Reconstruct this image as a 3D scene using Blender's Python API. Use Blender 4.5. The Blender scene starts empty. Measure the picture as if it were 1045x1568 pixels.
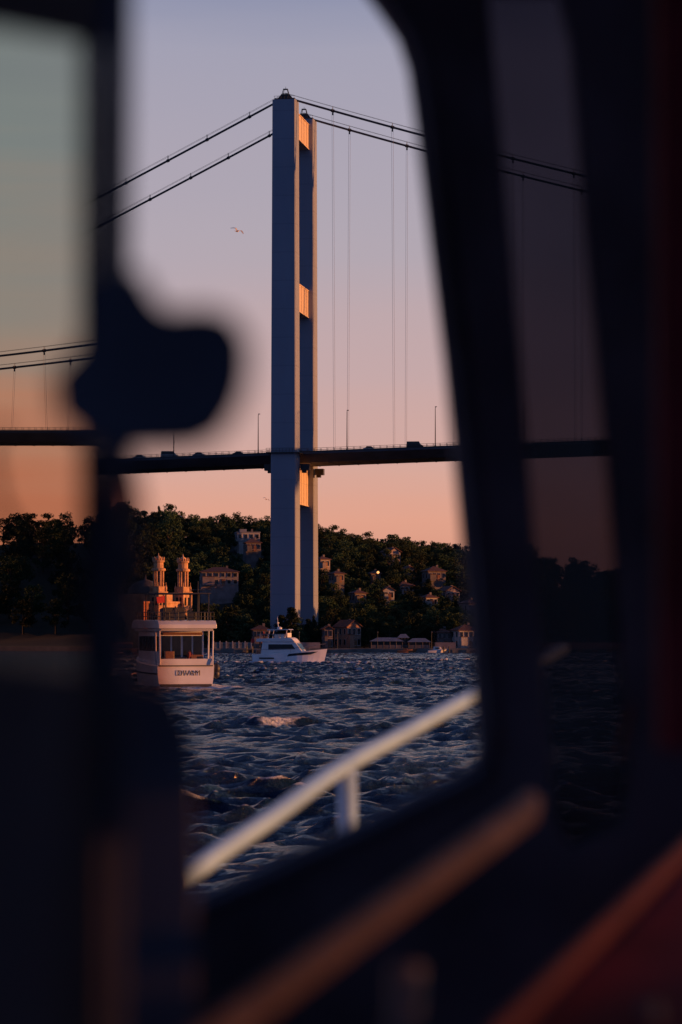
import bpy, math, random
import numpy as np
from mathutils import Vector, Matrix
R = math.radians
random.seed(4); rng = np.random.default_rng(7)
scene = bpy.context.scene
scene.view_settings.view_transform = 'Standard'
scene.view_settings.look = 'None'
scene.view_settings.exposure = 0
COL = scene.collection

# ------------------------------------------------------------------ materials
def mat(name, col, rough=0.6, var=0.15, scale=1.0, metal=0.0, bump=0.0, col2=None, spec=0.5, objrand=0.0, stretch=(1,1,1)):
    m = bpy.data.materials.new(name); m.use_nodes = True
    nt = m.node_tree; N = nt.nodes; L = nt.links
    b = N['Principled BSDF']
    b.inputs['Roughness'].default_value = rough
    b.inputs['Metallic'].default_value = metal
    b.inputs['Specular IOR Level'].default_value = spec
    tc = N.new('ShaderNodeTexCoord'); mp = N.new('ShaderNodeMapping'); mp.inputs['Scale'].default_value = stretch
    L.new(tc.outputs['Object'], mp.inputs['Vector'])
    n = N.new('ShaderNodeTexNoise'); n.inputs['Scale'].default_value = scale; n.inputs['Detail'].default_value = 6
    L.new(mp.outputs[0], n.inputs['Vector'])
    r = N.new('ShaderNodeValToRGB')
    c2 = col2 if col2 else tuple(min(1, c*(1+var)) for c in col)
    c1 = col if col2 else tuple(c*(1-var) for c in col)
    r.color_ramp.elements[0].color = (*c1, 1); r.color_ramp.elements[1].color = (*c2, 1)
    r.color_ramp.elements[0].position = .35; r.color_ramp.elements[1].position = .65
    L.new(n.outputs['Fac'], r.inputs[0])
    out = r.outputs[0]
    if objrand > 0:
        oi = N.new('ShaderNodeObjectInfo'); h = N.new('ShaderNodeHueSaturation')
        mr = N.new('ShaderNodeMapRange'); mr.inputs['To Min'].default_value = 1-objrand; mr.inputs['To Max'].default_value = 1+objrand
        L.new(oi.outputs['Random'], mr.inputs['Value']); L.new(mr.outputs[0], h.inputs['Value'])
        mr2 = N.new('ShaderNodeMapRange'); mr2.inputs['To Min'].default_value = .47; mr2.inputs['To Max'].default_value = .53
        L.new(oi.outputs['Random'], mr2.inputs['Value']); L.new(mr2.outputs[0], h.inputs['Hue'])
        L.new(out, h.inputs['Color']); out = h.outputs[0]
    L.new(out, b.inputs['Base Color'])
    if bump > 0:
        bp = N.new('ShaderNodeBump'); bp.inputs['Strength'].default_value = bump
        L.new(n.outputs['Fac'], bp.inputs['Height']); L.new(bp.outputs[0], b.inputs['Normal'])
    return m

def emis(name, col, s):
    m = mat(name, col, .5)
    b = m.node_tree.nodes['Principled BSDF']
    b.inputs['Emission Color'].default_value = (*col, 1); b.inputs['Emission Strength'].default_value = s
    return m

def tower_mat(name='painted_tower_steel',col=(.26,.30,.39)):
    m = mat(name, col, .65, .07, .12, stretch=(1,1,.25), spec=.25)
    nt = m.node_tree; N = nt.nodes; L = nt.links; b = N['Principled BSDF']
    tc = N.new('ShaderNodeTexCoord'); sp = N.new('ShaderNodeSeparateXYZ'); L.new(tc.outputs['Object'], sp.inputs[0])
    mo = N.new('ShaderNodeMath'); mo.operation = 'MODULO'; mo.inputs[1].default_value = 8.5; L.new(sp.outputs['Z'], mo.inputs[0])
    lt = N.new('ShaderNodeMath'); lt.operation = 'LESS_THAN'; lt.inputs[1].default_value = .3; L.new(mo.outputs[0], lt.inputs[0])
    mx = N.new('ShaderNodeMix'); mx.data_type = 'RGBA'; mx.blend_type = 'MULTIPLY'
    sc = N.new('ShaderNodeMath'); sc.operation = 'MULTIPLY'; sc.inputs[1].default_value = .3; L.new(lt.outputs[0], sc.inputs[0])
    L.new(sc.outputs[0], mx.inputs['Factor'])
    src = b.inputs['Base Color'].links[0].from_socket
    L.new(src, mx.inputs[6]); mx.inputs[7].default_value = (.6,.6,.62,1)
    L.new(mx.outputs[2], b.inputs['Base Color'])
    return m

M_tower = tower_mat()
M_beamlit = tower_mat('sunlit_beam_steel',(.64,.50,.36))  # leg steel lightened and warmed; sunlight is put into the beam colour
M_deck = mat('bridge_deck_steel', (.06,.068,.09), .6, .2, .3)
M_asph = mat('asphalt', (.05,.05,.052), .9, .2, 2)
M_cable = mat('cable_steel', (.05,.055,.07), .6, .2, 1)
M_hang = mat('hanger_steel', (.22,.22,.25), .5, .1, 1)
M_dark = mat('dark_metal', (.03,.032,.04), .5, .2, 3)
M_conc = mat('concrete', (.17,.165,.16), .9, .25, .4, bump=.2)
M_white = mat('white_gelcoat', (.76,.76,.78), .3, .06, .6)
M_glass = mat('dark_window_glass', (.015,.018,.025), .08, .2, 1)
M_wallw = mat('cream_plaster', (.42,.39,.38), .85, .2, .5)
M_wallp = mat('pink_plaster', (.29,.23,.23), .85, .2, .5)
M_walld = mat('weathered_plaster', (.16,.135,.135), .9, .25, .5)
M_brick = mat('brick_wall', (.36,.20,.14), .9, .25, 3)
M_roof = mat('terracotta_roof', (.12,.055,.045), .9, .3, 2, bump=.3)
M_roofg = mat('grey_roof', (.22,.23,.27), .7, .15, .7)
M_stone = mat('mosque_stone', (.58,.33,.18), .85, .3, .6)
M_lead = mat('lead_dome', (.10,.11,.13), .6, .2, .7)
M_bark = mat('bark', (.06,.045,.035), .95, .3, 2)
M_leaf = mat('foliage', (.022,.040,.020), .8, .3, .22, col2=(.055,.082,.036), objrand=.5, spec=.15)
M_pine = mat('conifer_foliage', (.012,.022,.015), .85, .3, .4, col2=(.028,.040,.024), objrand=.2, spec=.15)
M_ground = mat('hill_ground', (.016,.020,.013), .95, .3, .06, col2=(.035,.035,.022))
M_red = mat('red_flag_cloth', (.5,.03,.03), .8, .1, 2)
M_wood = mat('varnished_wood', (.22,.10,.05), .4, .25, 2, stretch=(1,8,1))
M_warmglow = emis('warm_glow', (1.0,.42,.13), 1.8)
M_warmwin = emis('lit_window', (1.0,.42,.16), 1.0)

# ------------------------------------------------------------------ mesh builder
class MB:
    def __init__(s): s.v=[]; s.f=[]; s.m=[]
    def add(s, vs, fs, m=0):
        o=len(s.v); s.v += [tuple(v) for v in vs]
        for f in fs: s.f.append(tuple(i+o for i in f)); s.m.append(m)
    def box(s, cx,cy,cz,sx,sy,sz,rz=0,m=0, taper=1.0):
        c,n=math.cos(rz),math.sin(rz); vs=[]
        for dz in (-.5,.5):
            k = taper if dz>0 else 1
            for dx,dy in ((-.5,-.5),(.5,-.5),(.5,.5),(-.5,.5)):
                x,y=dx*sx*k,dy*sy*k
                vs.append((cx+x*c-y*n, cy+x*n+y*c, cz+dz*sz))
        s.add(vs,[(3,2,1,0),(4,5,6,7),(0,1,5,4),(1,2,6,5),(2,3,7,6),(3,0,4,7)],m)
    def hexa(s, vs, m=0):
        s.add(vs,[(3,2,1,0),(4,5,6,7),(0,1,5,4),(1,2,6,5),(2,3,7,6),(3,0,4,7)],m)
    def tube(s, pts, r, n=8, m=0, cap=True):
        pts=[Vector(p) for p in pts]; rs = r if isinstance(r,(list,tuple)) else [r]*len(pts)
        vs=[];fs=[]
        for i,p in enumerate(pts):
            d=(pts[min(i+1,len(pts)-1)]-pts[max(i-1,0)])
            if d.length<1e-9: d=Vector((0,0,1))
            d.normalize()
            a=Vector((0,0,1)) if abs(d.z)<.9 else Vector((1,0,0))
            u=d.cross(a).normalized(); w=u.cross(d)
            for j in range(n):
                t=2*math.pi*j/n
                vs.append(p+(u*math.cos(t)+w*math.sin(t))*rs[i])
        for i in range(len(pts)-1):
            for j in range(n):
                a=i*n+j;b=i*n+(j+1)%n
                fs.append((a,b,b+n,a+n))
        if cap:
            fs.append(tuple(range(n))); fs.append(tuple(reversed(range((len(pts)-1)*n,len(pts)*n))))
        s.add(vs,fs,m)
    def lathe(s, cx,cy,prof,n=16,m=0,rz=0):
        vs=[];fs=[]
        for r,z in prof:
            for j in range(n):
                t=2*math.pi*j/n+rz; vs.append((cx+r*math.cos(t),cy+r*math.sin(t),z))
        for i in range(len(prof)-1):
            for j in range(n):
                a=i*n+j;b=i*n+(j+1)%n; fs.append((a,b,b+n,a+n))
        fs.append(tuple(reversed(range(n)))); fs.append(tuple(range((len(prof)-1)*n,len(prof)*n)))
        s.add(vs,fs,m)
    def prism(s, poly, y0, y1, m=0, k=1.0):
        n=len(poly)
        vs=[(x,y0,z) for x,z in poly]+[(x,y1,z) for x,z in poly]
        fs=[tuple(range(n)),tuple(reversed(range(n,2*n)))]+[(i,i+n,(i+1)%n+n,(i+1)%n) for i in range(n)]
        s.add(vs,fs,m)
    def obj(s, name, mats, parent=None, loc=(0,0,0), rz=0, smooth=False, bevel=0, auto=False):
        me=bpy.data.meshes.new(name); me.from_pydata(s.v,[],s.f); 
        for q in (mats if isinstance(mats,(list,tuple)) else [mats]): me.materials.append(q)
        me.polygons.foreach_set('material_index', s.m)
        if smooth: me.polygons.foreach_set('use_smooth',[True]*len(s.f))
        me.update()
        ob=bpy.data.objects.new(name,me); COL.objects.link(ob)
        ob.location=loc; ob.rotation_euler=(0,0,rz)
        if parent: ob.parent=parent
        import bmesh
        bm=bmesh.new(); bm.from_mesh(me); bmesh.ops.recalc_face_normals(bm,faces=bm.faces); bm.to_mesh(me); bm.free()
        if bevel>0:
            b=ob.modifiers.new('bevel','BEVEL'); b.width=bevel; b.segments=2; b.limit_method='ANGLE'
        return ob
def empty(name, loc=(0,0,0), rz=0, rot=None):
    e=bpy.data.objects.new(name,None); COL.objects.link(e); e.location=loc; e.rotation_euler= rot if rot else (0,0,rz); e.empty_display_size=.5
    return e

# ------------------------------------------------------------------ camera
cd=bpy.data.cameras.new('camera'); cam=bpy.data.objects.new('camera',cd); COL.objects.link(cam)
cam.location=(0,0,7.5); cam.rotation_euler=(R(90+2.31),0,0)
cd.sensor_fit='VERTICAL'; cd.sensor_height=36; cd.sensor_width=24; cd.lens=100; cd.clip_start=.05; cd.clip_end=20000
cd.dof.use_dof=True; cd.dof.focus_distance=650; cd.dof.aperture_fstop=4.6; cd.dof.aperture_blades=0
scene.camera=cam

# ------------------------------------------------------------------ sun + sky
SEL=1.8
sunv=Vector((1,-.10,math.tan(R(SEL)))).normalized()
sd=bpy.data.lights.new('sun','SUN'); sd.energy=5; sd.angle=R(.5); sd.color=(1,.36,.10)
so=bpy.data.objects.new('sun',sd); COL.objects.link(so); so.rotation_euler=sunv.to_track_quat('Z','Y').to_euler(); so.location=(200,-20,60)

w=bpy.data.worlds.new('World'); scene.world=w; w.use_nodes=True
nt=w.node_tree; N=nt.nodes; L=nt.links; N.clear()
out=N.new('ShaderNodeOutputWorld')
sky=N.new('ShaderNodeTexSky'); sky.sky_type='NISHITA'; sky.sun_disc=False; sky.sun_elevation=R(SEL); sky.sun_rotation=math.atan2(1,-.10)
sky.dust_density=2; sky.ozone_density=3
bg1=N.new('ShaderNodeBackground'); bg1.inputs[1].default_value=.02; L.new(sky.outputs[0],bg1.inputs[0])
tc=N.new('ShaderNodeTexCoord'); sp=N.new('ShaderNodeSeparateXYZ'); L.new(tc.outputs['Generated'],sp.inputs[0])
mp=N.new('ShaderNodeMapping'); mp.inputs['Scale'].default_value=(1.6,1.6,16); L.new(tc.outputs['Generated'],mp.inputs[0])
nz=N.new('ShaderNodeTexNoise'); nz.inputs['Scale'].default_value=1.6; nz.inputs['Detail'].default_value=4; L.new(mp.outputs[0],nz.inputs['Vector'])
def math_(op,a,b=None,clamp=False):
    n=N.new('ShaderNodeMath'); n.operation=op; n.use_clamp=clamp
    for i,x in enumerate((a,b)):
        if x is None: continue
        if isinstance(x,(int,float)): n.inputs[i].default_value=x
        else: L.new(x,n.inputs[i])
    return n.outputs[0]
def ramp(stops,fac):
    r=N.new('ShaderNodeValToRGB'); e=r.color_ramp.elements
    e[0].position=stops[0][0]; e[0].color=(*stops[0][1],1); e[1].position=stops[-1][0]; e[1].color=(*stops[-1][1],1)
    for p,c in stops[1:-1]:
        x=e.new(p); x.color=(*c,1)
    L.new(fac,r.inputs[0]); return r.outputs[0]
nzc=math_('SUBTRACT',nz.outputs['Fac'],.5)
zz=math_('ADD',sp.outputs['Z'],math_('MULTIPLY',nzc,.035))
dsun=math_('ADD',math_('MULTIPLY',sp.outputs['X'],.995),math_('MULTIPLY',sp.outputs['Y'],-.0995))
fsun=math_('MULTIPLY',math_('SUBTRACT',dsun,.03),3.2,True)
zs=math_('ADD',sp.outputs['Z'],math_('MULTIPLY',nzc,.20))
r_view=ramp([(0,(.66,.29,.20)),(.035,(.75,.36,.26)),(.055,(.68,.385,.32)),(.085,(.56,.385,.385)),(.13,(.44,.38,.435)),(.2,(.36,.345,.44)),(.235,(.20,.235,.38)),(.30,(.045,.08,.21)),(1,(.02,.04,.12))],zz)
r_sun=ramp([(0,(.66,.20,.10)),(.04,(.78,.27,.14)),(.08,(.74,.37,.23)),(.115,(.48,.42,.35)),(.165,(.32,.41,.41)),(.4,(.10,.14,.25)),(1,(.02,.04,.12))],zs)
r_back=ramp([(0,(.07,.105,.22)),(.2,(.07,.11,.25)),(1,(.02,.04,.12))],zz)
m1=N.new('ShaderNodeMix'); m1.data_type='RGBA'; L.new(fsun,m1.inputs['Factor']); L.new(r_view,m1.inputs[6]); L.new(r_sun,m1.inputs[7])
fb=math_('MULTIPLY',math_('ADD',math_('MULTIPLY',sp.outputs['Y'],-1),.55),1.2,True)
m2=N.new('ShaderNodeMix'); m2.data_type='RGBA'; L.new(fb,m2.inputs['Factor']); L.new(m1.outputs[2],m2.inputs[6]); L.new(r_back,m2.inputs[7])
bg2=N.new('ShaderNodeBackground'); bg2.inputs[1].default_value=1; L.new(m2.outputs[2],bg2.inputs[0])
ad=N.new('ShaderNodeAddShader'); L.new(bg1.outputs[0],ad.inputs[0]); L.new(bg2.outputs[0],ad.inputs[1]); L.new(ad.outputs[0],out.inputs[0])

# ------------------------------------------------------------------ water
def waves(X,Y,n=140,seed=3):
    g=np.random.default_rng(seed); Z=np.zeros_like(X); DX=np.zeros_like(X); DY=np.zeros_like(X)
    lam=np.exp(g.uniform(math.log(.95),math.log(7.0),n)); th=R(-75)+g.normal(0,.75,n); ph=g.uniform(0,6.28,n)
    for l,t,p in zip(lam,th,ph):
        k=2*math.pi/l; a=.0092*l*g.uniform(.5,1.3)*(1.0 if l<5 else .85)
        q=k*(X*math.cos(t)+Y*math.sin(t))+p
        c=np.cos(q); s_=np.sin(q)
        Z+=a*c; DX-=a*math.cos(t)*s_; DY-=a*math.sin(t)*s_
    return Z,DX,DY
WX=104
xs=np.arange(-WX,WX+.1,.3); ys=[40.]
while ys[-1]<822: ys.append(ys[-1]+.20+.0013*ys[-1])
ys=np.array(ys); GX,GY=np.meshgrid(xs,ys)
Z,DX,DY=waves(GX,GY)
gust=.85+.45*np.sin(GX*.05+1.7*np.sin(GY*.031))*np.sin(GY*.043+GX*.02)
Z*=gust; DX*=gust; DY*=gust
foam=np.clip((Z-.46)*5.0,0,1.3)
for fx,fy,sx,sy,a in ((-5.2,218,1.8,5,1.7),(-1.0,589,5,8,2.2),(-9,590,9,4,1.6),(-14.2,350,2.6,6,2.0),(-19,345,4,6,.9),(-12.2,300,1.2,8,.9),(-18.5,590,5,7,1.7)):
    foam+=a*np.exp(-((GX-fx)/sx)**2-((GY-fy)/sy)**2)
Z+=.5*np.exp(-((GX+6.2)/2.4)**2-((GY-216)/3.0)**2)
edge=np.clip(np.minimum(np.minimum(GX+WX,WX-GX)/6,np.minimum(GY-40,822-GY)/6),0,1)
V=np.stack([GX+.95*DX*edge,GY+.95*DY*edge,Z*edge*(1-.3*np.clip((GY-500)/300,0,1))],-1).reshape(-1,3)
nr,nc=GX.shape
idx=np.arange(nr*nc).reshape(nr,nc)
F=np.stack([idx[:-1,:-1],idx[:-1,1:],idx[1:,1:],idx[1:,:-1]],-1).reshape(-1,4)
nv0=len(V)
y_end=float(ys[-1])
ring=[(-WX,40),(WX,40),(WX,y_end),(-WX,y_end)]; ringo=[(-9000,-3000),(9000,-3000),(9000,14000),(-9000,14000)]
V=np.vstack([V,np.array([(x,y,-.02) for x,y in ring+ringo])])
F=np.vstack([F,np.array([(nv0+i,nv0+4+i,nv0+4+(i+1)%4,nv0+(i+1)%4) for i in range(4)])])
me=bpy.data.meshes.new('sea_water'); me.vertices.add(len(V)); me.vertices.foreach_set('co',V.astype(np.float32).ravel())
me.loops.add(len(F)*4); me.loops.foreach_set('vertex_index',F.astype(np.int32).ravel())
me.polygons.add(len(F)); me.polygons.foreach_set('loop_start',np.arange(0,len(F)*4,4,dtype=np.int32)); me.polygons.foreach_set('loop_total',np.full(len(F),4,dtype=np.int32))
me.polygons.foreach_set('use_smooth',np.ones(len(F),dtype=bool))
me.update(calc_edges=True)
at=me.attributes.new('foam','FLOAT','POINT'); at.data.foreach_set('value',np.concatenate([foam.ravel(),np.zeros(8)]).astype(np.float32))
sea=bpy.data.objects.new('sea_water',me); COL.objects.link(sea)
m=bpy.data.materials.new('sea_water'); m.use_nodes=True; nt=m.node_tree; N=nt.nodes; L=nt.links; b=N['Principled BSDF']
b.inputs['IOR'].default_value=1.33
tc=N.new('ShaderNodeTexCoord'); mp=N.new('ShaderNodeMapping'); mp.inputs['Scale'].default_value=(1,1.0,1); mp.inputs['Rotation'].default_value=(0,0,R(30)); L.new(tc.outputs['Object'],mp.inputs[0])
n1=N.new('ShaderNodeTexNoise'); n1.inputs['Scale'].default_value=2.2; n1.inputs['Detail'].default_value=7; n1.inputs['Roughness'].default_value=.65; L.new(mp.outputs[0],n1.inputs['Vector'])
bp=N.new('ShaderNodeBump'); bp.inputs['Strength'].default_value=1; bp.inputs['Distance'].default_value=1.0; L.new(n1.outputs['Fac'],bp.inputs['Height']); L.new(bp.outputs[0],b.inputs['Normal'])
fa=N.new('ShaderNodeAttribute'); fa.attribute_name='foam'
n2=N.new('ShaderNodeTexNoise'); n2.inputs['Scale'].default_value=1.8; n2.inputs['Detail'].default_value=8; L.new(tc.outputs['Object'],n2.inputs['Vector'])
mu=N.new('ShaderNodeMath'); mu.operation='MULTIPLY'; L.new(fa.outputs['Fac'],mu.inputs[0]); L.new(n2.outputs['Fac'],mu.inputs[1])
mr=N.new('ShaderNodeMapRange'); mr.inputs['From Min'].default_value=.22; mr.inputs['From Max'].default_value=.45; L.new(mu.outputs[0],mr.inputs['Value'])
mx=N.new('ShaderNodeMix'); mx.data_type='RGBA'; L.new(mr.outputs[0],mx.inputs['Factor']); mx.inputs[6].default_value=(.008,.030,.085,1); mx.inputs[7].default_value=(.78,.85,.97,1)
L.new(mx.outputs[2],b.inputs['Base Color'])
ro=N.new('ShaderNodeMapRange'); ro.inputs['To Min'].default_value=.08; ro.inputs['To Max'].default_value=.8; L.new(mr.outputs[0],ro.inputs['Value']); L.new(ro.outputs[0],b.inputs['Roughness'])
me.materials.append(m)

# ------------------------------------------------------------------ terrain
RX=[-4000,-400,-138,-80,-50,-28,-9,15,33,52,100,150,210,300,420,560,900,4000]
RZ=[60,46,44,43,42,42,40,36,33,29,19,17,24,36,44,40,46,60]
def sm(t): t=np.clip(t,0,1); return t*t*(3-2*t)
def nfield(x,y):
    return 1.2*np.sin(x*.043+1.3*np.sin(y*.021))+.9*np.sin(y*.037+x*.061)+.7*np.sin(x*.11+2)*np.sin(y*.07)
def H(x,y):
    x=np.asarray(x,float); y=np.asarray(y,float)
    base=np.interp(x,RX,RZ)
    t=sm((y-836)/314)
    return 1.3+(base-1.3)*t+nfield(x,y)*np.clip((y-850)/60,0,1)
tx=np.array([-9000,-4000,-2000,-1000,-700]+list(range(-500,801,8))+[900,1200,2000,4000,9000],float)
ty=np.array([816.0,817]+list(range(822,1260,8))+[1300,1400,1600,2000,3000,6000,12000],float)
TX,TY=np.meshgrid(tx,ty); TZ=H(TX,TY); TZ[0,:]=-2.0
nr,nc=TX.shape; idx=np.arange(nr*nc).reshape(nr,nc)
me=bpy.data.meshes.new('hill_terrain'); me.from_pydata(np.stack([TX,TY,TZ],-1).reshape(-1,3).tolist(),[],np.stack([idx[:-1,:-1],idx[:-1,1:],idx[1:,1:],idx[1:,:-1]],-1).reshape(-1,4).tolist())
me.materials.append(M_ground); 
ob=bpy.data.objects.new('hill_terrain',me); COL.objects.link(ob)
mb=MB(); mb.box(0,815.6,.35,900,.9,1.9)
for i in range(-60,61): mb.box(i*4,815.05,.2,.35,.25,1.5)
mb.obj('stone_quay',M_conc)

# ------------------------------------------------------------------ bridge
BA=-math.atan2(5.1,33)
BO=(-16.6,847.6,0)
bx=Vector((math.cos(BA),math.sin(BA),0)); by=Vector((-math.sin(BA),math.cos(BA),0))
def BW(s,t,z): 
    p=Vector(BO)+bx*s+by*t; return (p.x,p.y,z)
bridge=empty('suspension_bridge',BO,BA)
mb=MB()
FY=33.4
for y in (0,FY):
    def ring(hw,hd,z,c=.3): return [(-hw+c,y-hd,z),(hw-c,y-hd,z),(hw,y-hd+c,z),(hw,y+hd-c,z),(hw-c,y+hd,z),(-hw+c,y+hd,z),(-hw,y+hd-c,z),(-hw,y-hd+c,z)]
    r0=ring(3.95,3.9,2); r1=ring(3.5,3.3,165)
    mb.add(r0+r1,[tuple(reversed(range(8))),tuple(range(8,16))]+[(i,(i+1)%8,(i+1)%8+8,i+8) for i in range(8)])
mb.obj('tower_legs',M_tower,bridge)
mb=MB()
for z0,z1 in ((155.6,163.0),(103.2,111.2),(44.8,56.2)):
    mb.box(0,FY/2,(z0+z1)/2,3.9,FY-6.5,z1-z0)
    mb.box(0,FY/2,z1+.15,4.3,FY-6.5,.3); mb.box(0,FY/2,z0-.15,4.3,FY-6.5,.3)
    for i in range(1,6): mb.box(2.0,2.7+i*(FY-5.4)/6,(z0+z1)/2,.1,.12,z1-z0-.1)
mb.obj('cross_beams',M_beamlit,bridge)
mb=MB(); mb.box(0,0,1.6,12,9,5,taper=.92); mb.box(0,FY,1.6,12,9,5,taper=.92); mb.obj('tower_plinths',M_conc,bridge)
mb=MB()
for y in (0,FY):
    mb.box(0,y,165.3,6.2,4.2,.6)
    mb.prism([(-2.4,165.6),(2.4,165.6),(1.2,167.1),(-1.2,167.1)],y-.7,y+.7)
    for sx in (-1,1):
        for sy in (-1,1): mb.tube([(1.3*sx,y+1.3*sy,165.6),(.55*sx,y+.6*sy,168.6)],.10,6)
    mb.tube([(-.6,y-.6,168.6),(.6,y-.6,168.6),(.6,y+.6,168.6),(-.6,y+.6,168.6),(-.6,y-.6,168.6)],.12,6)
    mb.tube([(-1.0,y-.95,167.2),(1.0,y-.95,167.2)],.08,6); mb.tube([(0,y,168.6),(0,y,169.4)],.06,6)
    for i in range(-3,4):
        mb.tube([(i,y-2.4,165.0),(i,y-2.4,166.2)],.04,4)
    mb.tube([(-3.2,y-2.4,166.2),(3.2,y-2.4,166.2)],.05,4)
mb.obj('cable_saddles',M_dark,bridge)
def zc(s):
    return 166.2-.51*(-s)+.00012*s*s if s<0 else 166.2-.3166*s+.000295*s*s
mb=MB(); mc=MB()
for y in (0,FY):
    pts=[(s,y,zc(s)) for s in list(range(-200,0,8))+[0]+list(range(6,541,8))]
    mb.tube(pts,.33,8)
    for dy in (-.55,.55):
        mb.tube([(s,y+dy,z+1.25) for s,y,z in pts],.04,4)
    for s in [14.3+18*i for i in range(29)]:
        z=zc(s); mc.tube([(s-.45,y,zc(s-.45)),(s+.45,y,zc(s+.45))],.5,8); 
        for dy in (-.5,.5): mc.tube([(s,y+dy,z),(s,y+dy,z+1.3)],.05,4)
        mc.box(s,y,z-.8,.35,.4,1.0)
    for s in (-11,-24,-36,-49,-62,-75,-88,-101):
        z=zc(s); mc.tube([(s-.35,y,zc(s-.35)),(s+.35,y,zc(s+.35))],.5,8)
        for dy in (-.5,.5): mc.tube([(s,y+dy,z),(s,y+dy,z+1.5)],.06,4)
mb.obj('main_cables',M_cable,bridge,smooth=True); mc.obj('cable_clamps',M_dark,bridge)
def zd(s): return 59.5+.03*s-(.03*s*s/1074 if s>0 else 0)
mb=MB()
for y in (0,FY):
    yy=y+(3.3 if y==0 else -3.3)
    for s in [14.3+18*i for i in range(29)]:
        for d in (-.24,.24): mb.tube([(s+d,y,zc(s)-.7),(s+d,yy,zd(s)+.2)],.036,5)
mb.obj('hanger_ropes',M_hang,bridge)
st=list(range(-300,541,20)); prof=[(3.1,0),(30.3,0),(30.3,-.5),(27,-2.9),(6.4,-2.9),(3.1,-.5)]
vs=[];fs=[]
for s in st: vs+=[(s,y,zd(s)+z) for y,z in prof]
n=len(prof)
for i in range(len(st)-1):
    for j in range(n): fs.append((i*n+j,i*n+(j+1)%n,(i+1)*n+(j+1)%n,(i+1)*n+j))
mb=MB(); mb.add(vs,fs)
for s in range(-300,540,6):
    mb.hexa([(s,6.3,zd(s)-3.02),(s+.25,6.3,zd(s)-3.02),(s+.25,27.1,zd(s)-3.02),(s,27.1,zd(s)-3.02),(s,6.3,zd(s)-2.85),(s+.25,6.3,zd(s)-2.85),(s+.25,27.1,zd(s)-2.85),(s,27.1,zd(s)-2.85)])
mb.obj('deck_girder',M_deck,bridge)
mb=MB(); vs=[];fs=[]
for s in st: vs+=[(s,5.5,zd(s)+.03),(s,27.9,zd(s)+.03)]
for i in range(len(st)-1): fs.append((2*i,2*i+1,2*i+3,2*i+2))
mb.add(vs,fs); mb.obj('roadway',M_asph,bridge)
mb=MB()
for y in (3.3,5.3,28.1,30.1):
    for h in ((.35,.7,1.2) if y in(3.3,30.1) else (.5,.8)):
        mb.tube([(s,y,zd(s)+h) for s in st],.05,4)
    for s in np.arange(-300,540,2.0): mb.box(s,y,zd(s)+.6,.10,.10,1.2)
for s in range(-300,540,10):
    mb.hexa([(s,3.12,zd(s)+.0),(s+10,3.12,zd(s+10)+.0),(s+10,3.25,zd(s+10)+.0),(s,3.25,zd(s)+.0),(s,3.12,zd(s)+.3),(s+10,3.12,zd(s+10)+.3),(s+10,3.25,zd(s+10)+.3),(s,3.25,zd(s)+.3)])
mb.obj('deck_railings',M_dark,bridge)
mb=MB()
for y,sg in ((0,-1),(FY,1)):
    mb.box(0,y+sg*4.2,59.2,10.2,1.0,.35); 
    for sx in (-1,1): mb.box(sx*4.6,y,59.2,1.2,7.4,.34); mb.box(sx*5.5,y-sg*3.4,55.2,2.6,2.8,1.9); mb.box(sx*5.2,y-sg*3.2,53.9,1.3,1.5,.8)
    for h in (.5,1.1): mb.tube([(-5.1,y+sg*4.6,59.4+h),(5.1,y+sg*4.6,59.4+h)],.05,4)
    for i in range(-5,6): mb.box(i,y+sg*4.6,59.9,.08,.08,1.1)
mb.obj('leg_walkways',M_dark,bridge)
mb=MB()
for s in (-150,-230):
    for y in (8,25): mb.box(s,y,(zd(s)-3)/2,3,3,zd(s)-3.1)
mb.box(-215,FY/2,28,18,36,52)
mb.obj('approach_piers',M_conc,bridge)

def street_lamp(s,t,h=12.2,dirn=1,double=False):
    x,y,z=BW(s,t,zd(s)); e=empty('street_lamp',(x,y,z),BA)
    mb=MB(); mb.tube([(0,0,0),(0,0,h*.6),(0,0,h-.6),(.0,dirn*.3,h-.1),(0,dirn*1.2,h+.15)],[.18,.13,.10,.08,.07],6); mb.box(0,0,.3,.45,.45,.6)
    mb.obj('pole',M_dark,e)
    mb=MB(); mb.box(0,dirn*1.6,h+.12,.5,.9,.2); mb.obj('lamp_head',M_dark,e,bevel=.04)
for s in (-61.5,-35,-9.1,17.9,44.5,71,98,125): street_lamp(s,4.6)
def car(name,s,t,prof,wid,mbody,L_):
    x,y,z=BW(s,t,zd(s)+.04); e=empty(name,(x,y,z),BA)
    body,cabin=prof
    b_=MB(); b_.prism(body,-wid/2,wid/2); b_.obj('body',mbody,e,bevel=.08)
    c_=MB(); c_.prism(cabin,-wid/2+.12,wid/2-.12); c_.obj('window_band',M_glass,e,bevel=.06)
    r_=MB(); zt=max(p[1] for p in cabin); 
    top=[p[0] for p in cabin if abs(p[1]-zt)<.06]; r_.box((min(top)+max(top))/2,0,zt+.03,max(top)-min(top)-.05,wid-.3,.08); r_.obj('roof',mbody,e,bevel=.03)
    w_=MB()
    for wx in (-L_*.31,L_*.31):
        for sy in (-1,1): w_.tube([(wx,sy*(wid/2-.2),.33),(wx,sy*(wid/2+.02),.33)],.33,14)
    w_.obj('wheels',M_dark,e)
sedan=([(-2.1,.3),(2.1,.3),(2.15,.7),(1.2,.92),(-1.6,.98),(-2.15,.9)],[(-1.65,.97),(1.15,.9),(.5,1.42),(-1.0,1.45)])
van=([(-2.5,.35),(2.5,.35),(2.55,1.0),(1.9,1.25),(-2.5,1.3)],[(-2.45,1.3),(1.9,1.24),(1.3,2.1),(-2.4,2.15)])
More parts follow.
